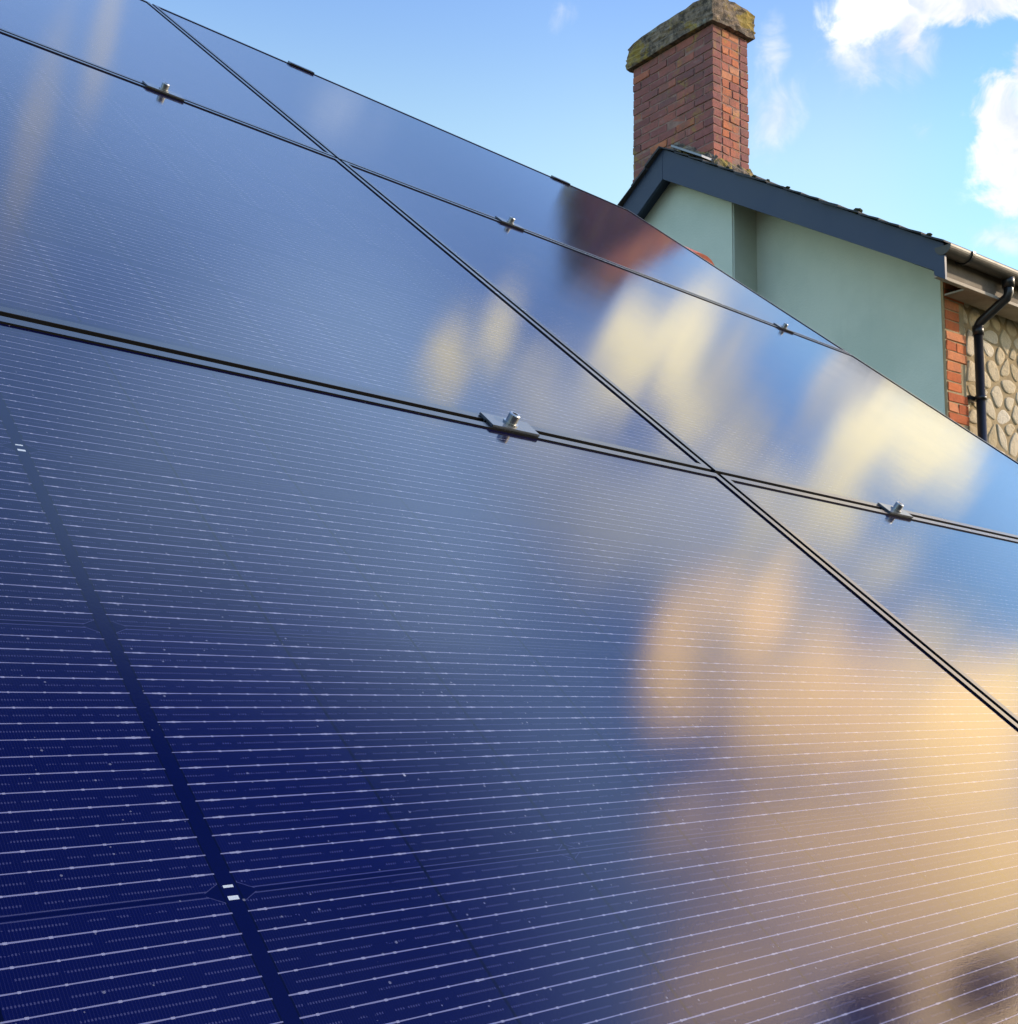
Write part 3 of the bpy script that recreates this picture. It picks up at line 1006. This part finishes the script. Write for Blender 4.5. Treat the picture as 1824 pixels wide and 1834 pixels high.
def clip(poly, px, py, nx, ny):
    """keep the side where (p - point).n <= 0"""
    o = []
    for k in range(len(poly)):
        a, b = poly[k], poly[(k + 1) % len(poly)]
        da = (a[0] - px) * nx + (a[1] - py) * ny
        db = (b[0] - px) * nx + (b[1] - py) * ny
        if da <= 0:
            o.append(a)
        if da * db < 0:
            t = da / (da - db)
            o.append((a[0] + (b[0] - a[0]) * t, a[1] + (b[1] - a[1]) * t))
    return o


bm = bmesh.new()
lay = bm.verts.layers.float.new('tone')
sx, sz = 0.165, 0.115
SX0, SX1, SZ0, SZ1 = XW + 0.115, XE - 0.4, -0.4, roofz(YF) - 0.20
seeds = []
rows = int((SZ1 - SZ0) / sz) + 2
cols = int((SX1 - SX0) / sx) + 2
grid = {}
rs = random.Random(21)
for r_ in range(-1, rows + 1):
    for c_ in range(-1, cols + 1):
        if rs.random() < 0.10:
            continue
        p = (SX0 + (c_ + 0.5 + (0.5 if r_ % 2 else 0.0) + rs.uniform(-0.36, 0.36)) * sx, SZ0 + (r_ + 0.5 + rs.uniform(-0.34, 0.34)) * sz)
        grid[(r_, c_)] = p
for (r_, c_), p in grid.items():
    poly = [(p[0] - 0.30, p[1] - 0.24), (p[0] + 0.30, p[1] - 0.24), (p[0] + 0.30, p[1] + 0.24), (p[0] - 0.30, p[1] + 0.24)]
    for dr in range(-2, 3):
        for dc in range(-2, 3):
            q = grid.get((r_ + dr, c_ + dc))
            if q is None or q is p:
                continue
            nx, ny = q[0] - p[0], q[1] - p[1]
            poly = clip(poly, (p[0] + q[0]) / 2, (p[1] + q[1]) / 2, nx, ny)
            if len(poly) < 3:
                break
        if len(poly) < 3:
            break
    if len(poly) < 3:
        continue
    # keep clear of the quoins and the wall's ends
    low = XW + 0.272
    poly = clip(poly, low, 0, -1, 0)
    if len(poly) < 3:
        continue
    poly = clip(poly, 0, SZ1, 0, 1)
    poly = clip(poly, SX1, 0, 1, 0) if len(poly) >= 3 else poly
    if len(poly) < 3:
        continue
    cxp = sum(a[0] for a in poly) / len(poly)
    cyp = sum(a[1] for a in poly) / len(poly)
    joint = rs.uniform(0.010, 0.019)
    sh = []
    for a in poly:
        dx, dy = a[0] - cxp, a[1] - cyp
        d = math.hypot(dx, dy) + 1e-6
        k = max(0.25, (d - joint * 1.25) / d)
        sh.append((cxp + dx * k, cyp + dy * k))
    for _ in range(2):                                   # round the corners off
        o = []
        for k in range(len(sh)):
            a, b = sh[k], sh[(k + 1) % len(sh)]
            o.append((a[0] * .75 + b[0] * .25, a[1] * .75 + b[1] * .25))
            o.append((a[0] * .25 + b[0] * .75, a[1] * .25 + b[1] * .75))
        sh = o
    if len(sh) < 3:
        continue
    tone = min(1, max(0, rs.gauss(0.5, 0.27)))
    proud = rs.uniform(0.004, 0.011)
    tilt = (rs.uniform(-0.03, 0.03), rs.uniform(-0.03, 0.03))
    loops = []
    for sc, yy in ((1.02, 0.0215), (1.0, 0.6), (0.86, 0.92), (0.5, 1.0)):
        lp = []
        for a in sh:
            X_, Z_ = cxp + (a[0] - cxp) * sc, cyp + (a[1] - cyp) * sc
            dep = YF + 0.0215 if yy < 0.1 else YF + 0.022 - proud * yy - tilt[0] * (a[0] - cxp) * sc - tilt[1] * (a[1] - cyp) * sc + rs.uniform(-0.0012, 0.0012)
            vt = bm.verts.new((X_, dep, Z_))
            vt[lay] = tone
            lp.append(vt)
        loops.append(lp)
    for a, b in zip(loops, loops[1:]):
        for k in range(len(a)):
            f = bm.faces.new((a[k], a[(k + 1) % len(a)], b[(k + 1) % len(b)], b[k]))
            f.smooth = True
    bm.faces.new(loops[-1])
link('rubble_stones', bm, MAT_STONE, front)

# quoins: orange brick blocks of three courses, one long, one short
bm = bmesh.new()
lay = bm.verts.layers.float.new('tone')
z = roofz(YF) - 0.19
k = 0
while z > -0.5:
    long_ = (k // 3) % 2 == 0
    x0, x1 = XW + 0.012, XW + (0.262 if long_ else 0.185)
    tn = lambda: min(1, max(0, random.gauss(0.5, 0.25)))
    zz0, zz1 = z - 0.0755 + 0.010, z
    if long_ and k % 2 == 0:
        add_brick(bm, x0, x1, YF - 0.026 + random.uniform(-.002, .002), YF + 0.05, zz0, zz1, tn(), lay)
    elif long_:
        m_ = x0 + 0.122
        add_brick(bm, x0, m_, YF - 0.026, YF + 0.05, zz0, zz1, tn(), lay)
        add_brick(bm, m_ + 0.009, x1, YF - 0.026, YF + 0.05, zz0, zz1, tn(), lay)
    else:
        add_brick(bm, x0, x1, YF - 0.026, YF + 0.05, zz0, zz1, tn(), lay)
    z -= 0.0755
    k += 1
link('brick_quoin', bm, MAT_QUOIN, house)

# eaves: fascia board, soffit, half-round gutter, downpipe with a swan neck
GX0 = XB + 0.0
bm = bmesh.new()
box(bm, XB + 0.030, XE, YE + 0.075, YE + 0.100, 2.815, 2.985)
link('fascia', bm, MAT_FASCIA_SHADED, house)
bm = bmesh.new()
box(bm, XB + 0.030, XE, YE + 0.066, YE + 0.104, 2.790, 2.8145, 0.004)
link('fascia_lit_lip', bm, MAT_FASCIA, house)  # added pale strip: paints the lit lower edge of the fascia
bm = bmesh.new()
box(bm, XW + 0.002, XE, YE + 0.102, YF - 0.03, 2.805, 2.818)
link('soffit', bm, MAT_FASCIA, house)
bm = bmesh.new()
gr_, gy, gz = 0.062, YE + 0.005, 2.985
outer = [(gy + gr_ * math.cos(R(a)), gz + gr_ * math.sin(R(a))) for a in range(180, 361, 12)]
inner = [(gy + (gr_ - 0.004) * math.cos(R(a)), gz + (gr_ - 0.004) * math.sin(R(a))) for a in range(360, 179, -12)]
prism(bm, outer + inner, 'x', GX0, XE)
prism(bm, outer, 'x', GX0 - 0.006, GX0 - 0.0005)
gut = link('gutter', bm, MAT_GUTTER, house)
for f in gut.data.polygons:
    f.use_smooth = False
bx = XB + 0.25
while bx < XE:
    bm = bmesh.new()
    o1 = [(gy + (gr_ + 0.009) * math.cos(R(a)), gz + (gr_ + 0.009) * math.sin(R(a))) for a in range(176, 361, 12)]
    i1 = [(gy + (gr_ + 0.001) * math.cos(R(a)), gz + (gr_ + 0.001) * math.sin(R(a))) for a in range(356, 175, -12)]
    prism(bm, o1 + i1, 'x', bx, bx + 0.03)
    box(bm, bx, bx + 0.03, gy + gr_ + 0.0095, YE + 0.0745, gz - 0.05, gz + 0.01)
    link('gutter_bracket', bm, MAT_PIPE, gut)
    bx += 0.85
PX = 7.655
PYW = YF - 0.062
bm = bmesh.new()
pts = [(PX, gy, gz - 0.045), (PX, gy, gz - 0.155), (PX, gy + 0.015, gz - 0.185), (PX, PYW - 0.02, gz - 0.315), (PX, PYW, gz - 0.345), (PX, PYW, gz - 0.38)]
tube(bm, pts, [0.034, 0.034, 0.034, 0.034, 0.034, 0.034], 20)
pipe = empty('downpipe')
pipe.parent = house
link('swan_neck', bm, MAT_PIPE, pipe)
bm = bmesh.new()
tube(bm, [(PX, PYW, gz - 0.35), (PX, PYW, GZ + 0.05)], 0.033, 20)
link('pipe', bm, MAT_PIPE, pipe)
bm = bmesh.new()
tube(bm, [(PX, gy, gz - 0.02), (PX, gy, gz - 0.115)], [0.046, 0.042], 20)
link('socket', bm, MAT_PIPE, pipe)
bm = bmesh.new()
tube(bm, [(PX, PYW, gz - 0.34), (PX, PYW, gz - 0.41)], 0.040, 20)
link('socket', bm, MAT_PIPE, pipe)
for zc in (2.09, 0.4, -1.4):
    bm = bmesh.new()
    tube(bm, [(PX, PYW, zc), (PX, PYW, zc + 0.03)], 0.040, 20)
    box(bm, PX - 0.085, PX + 0.085, YF - 0.024, YF - 0.004, zc, zc + 0.03)
    link('pipe_clip', bm, MAT_PIPE, pipe)
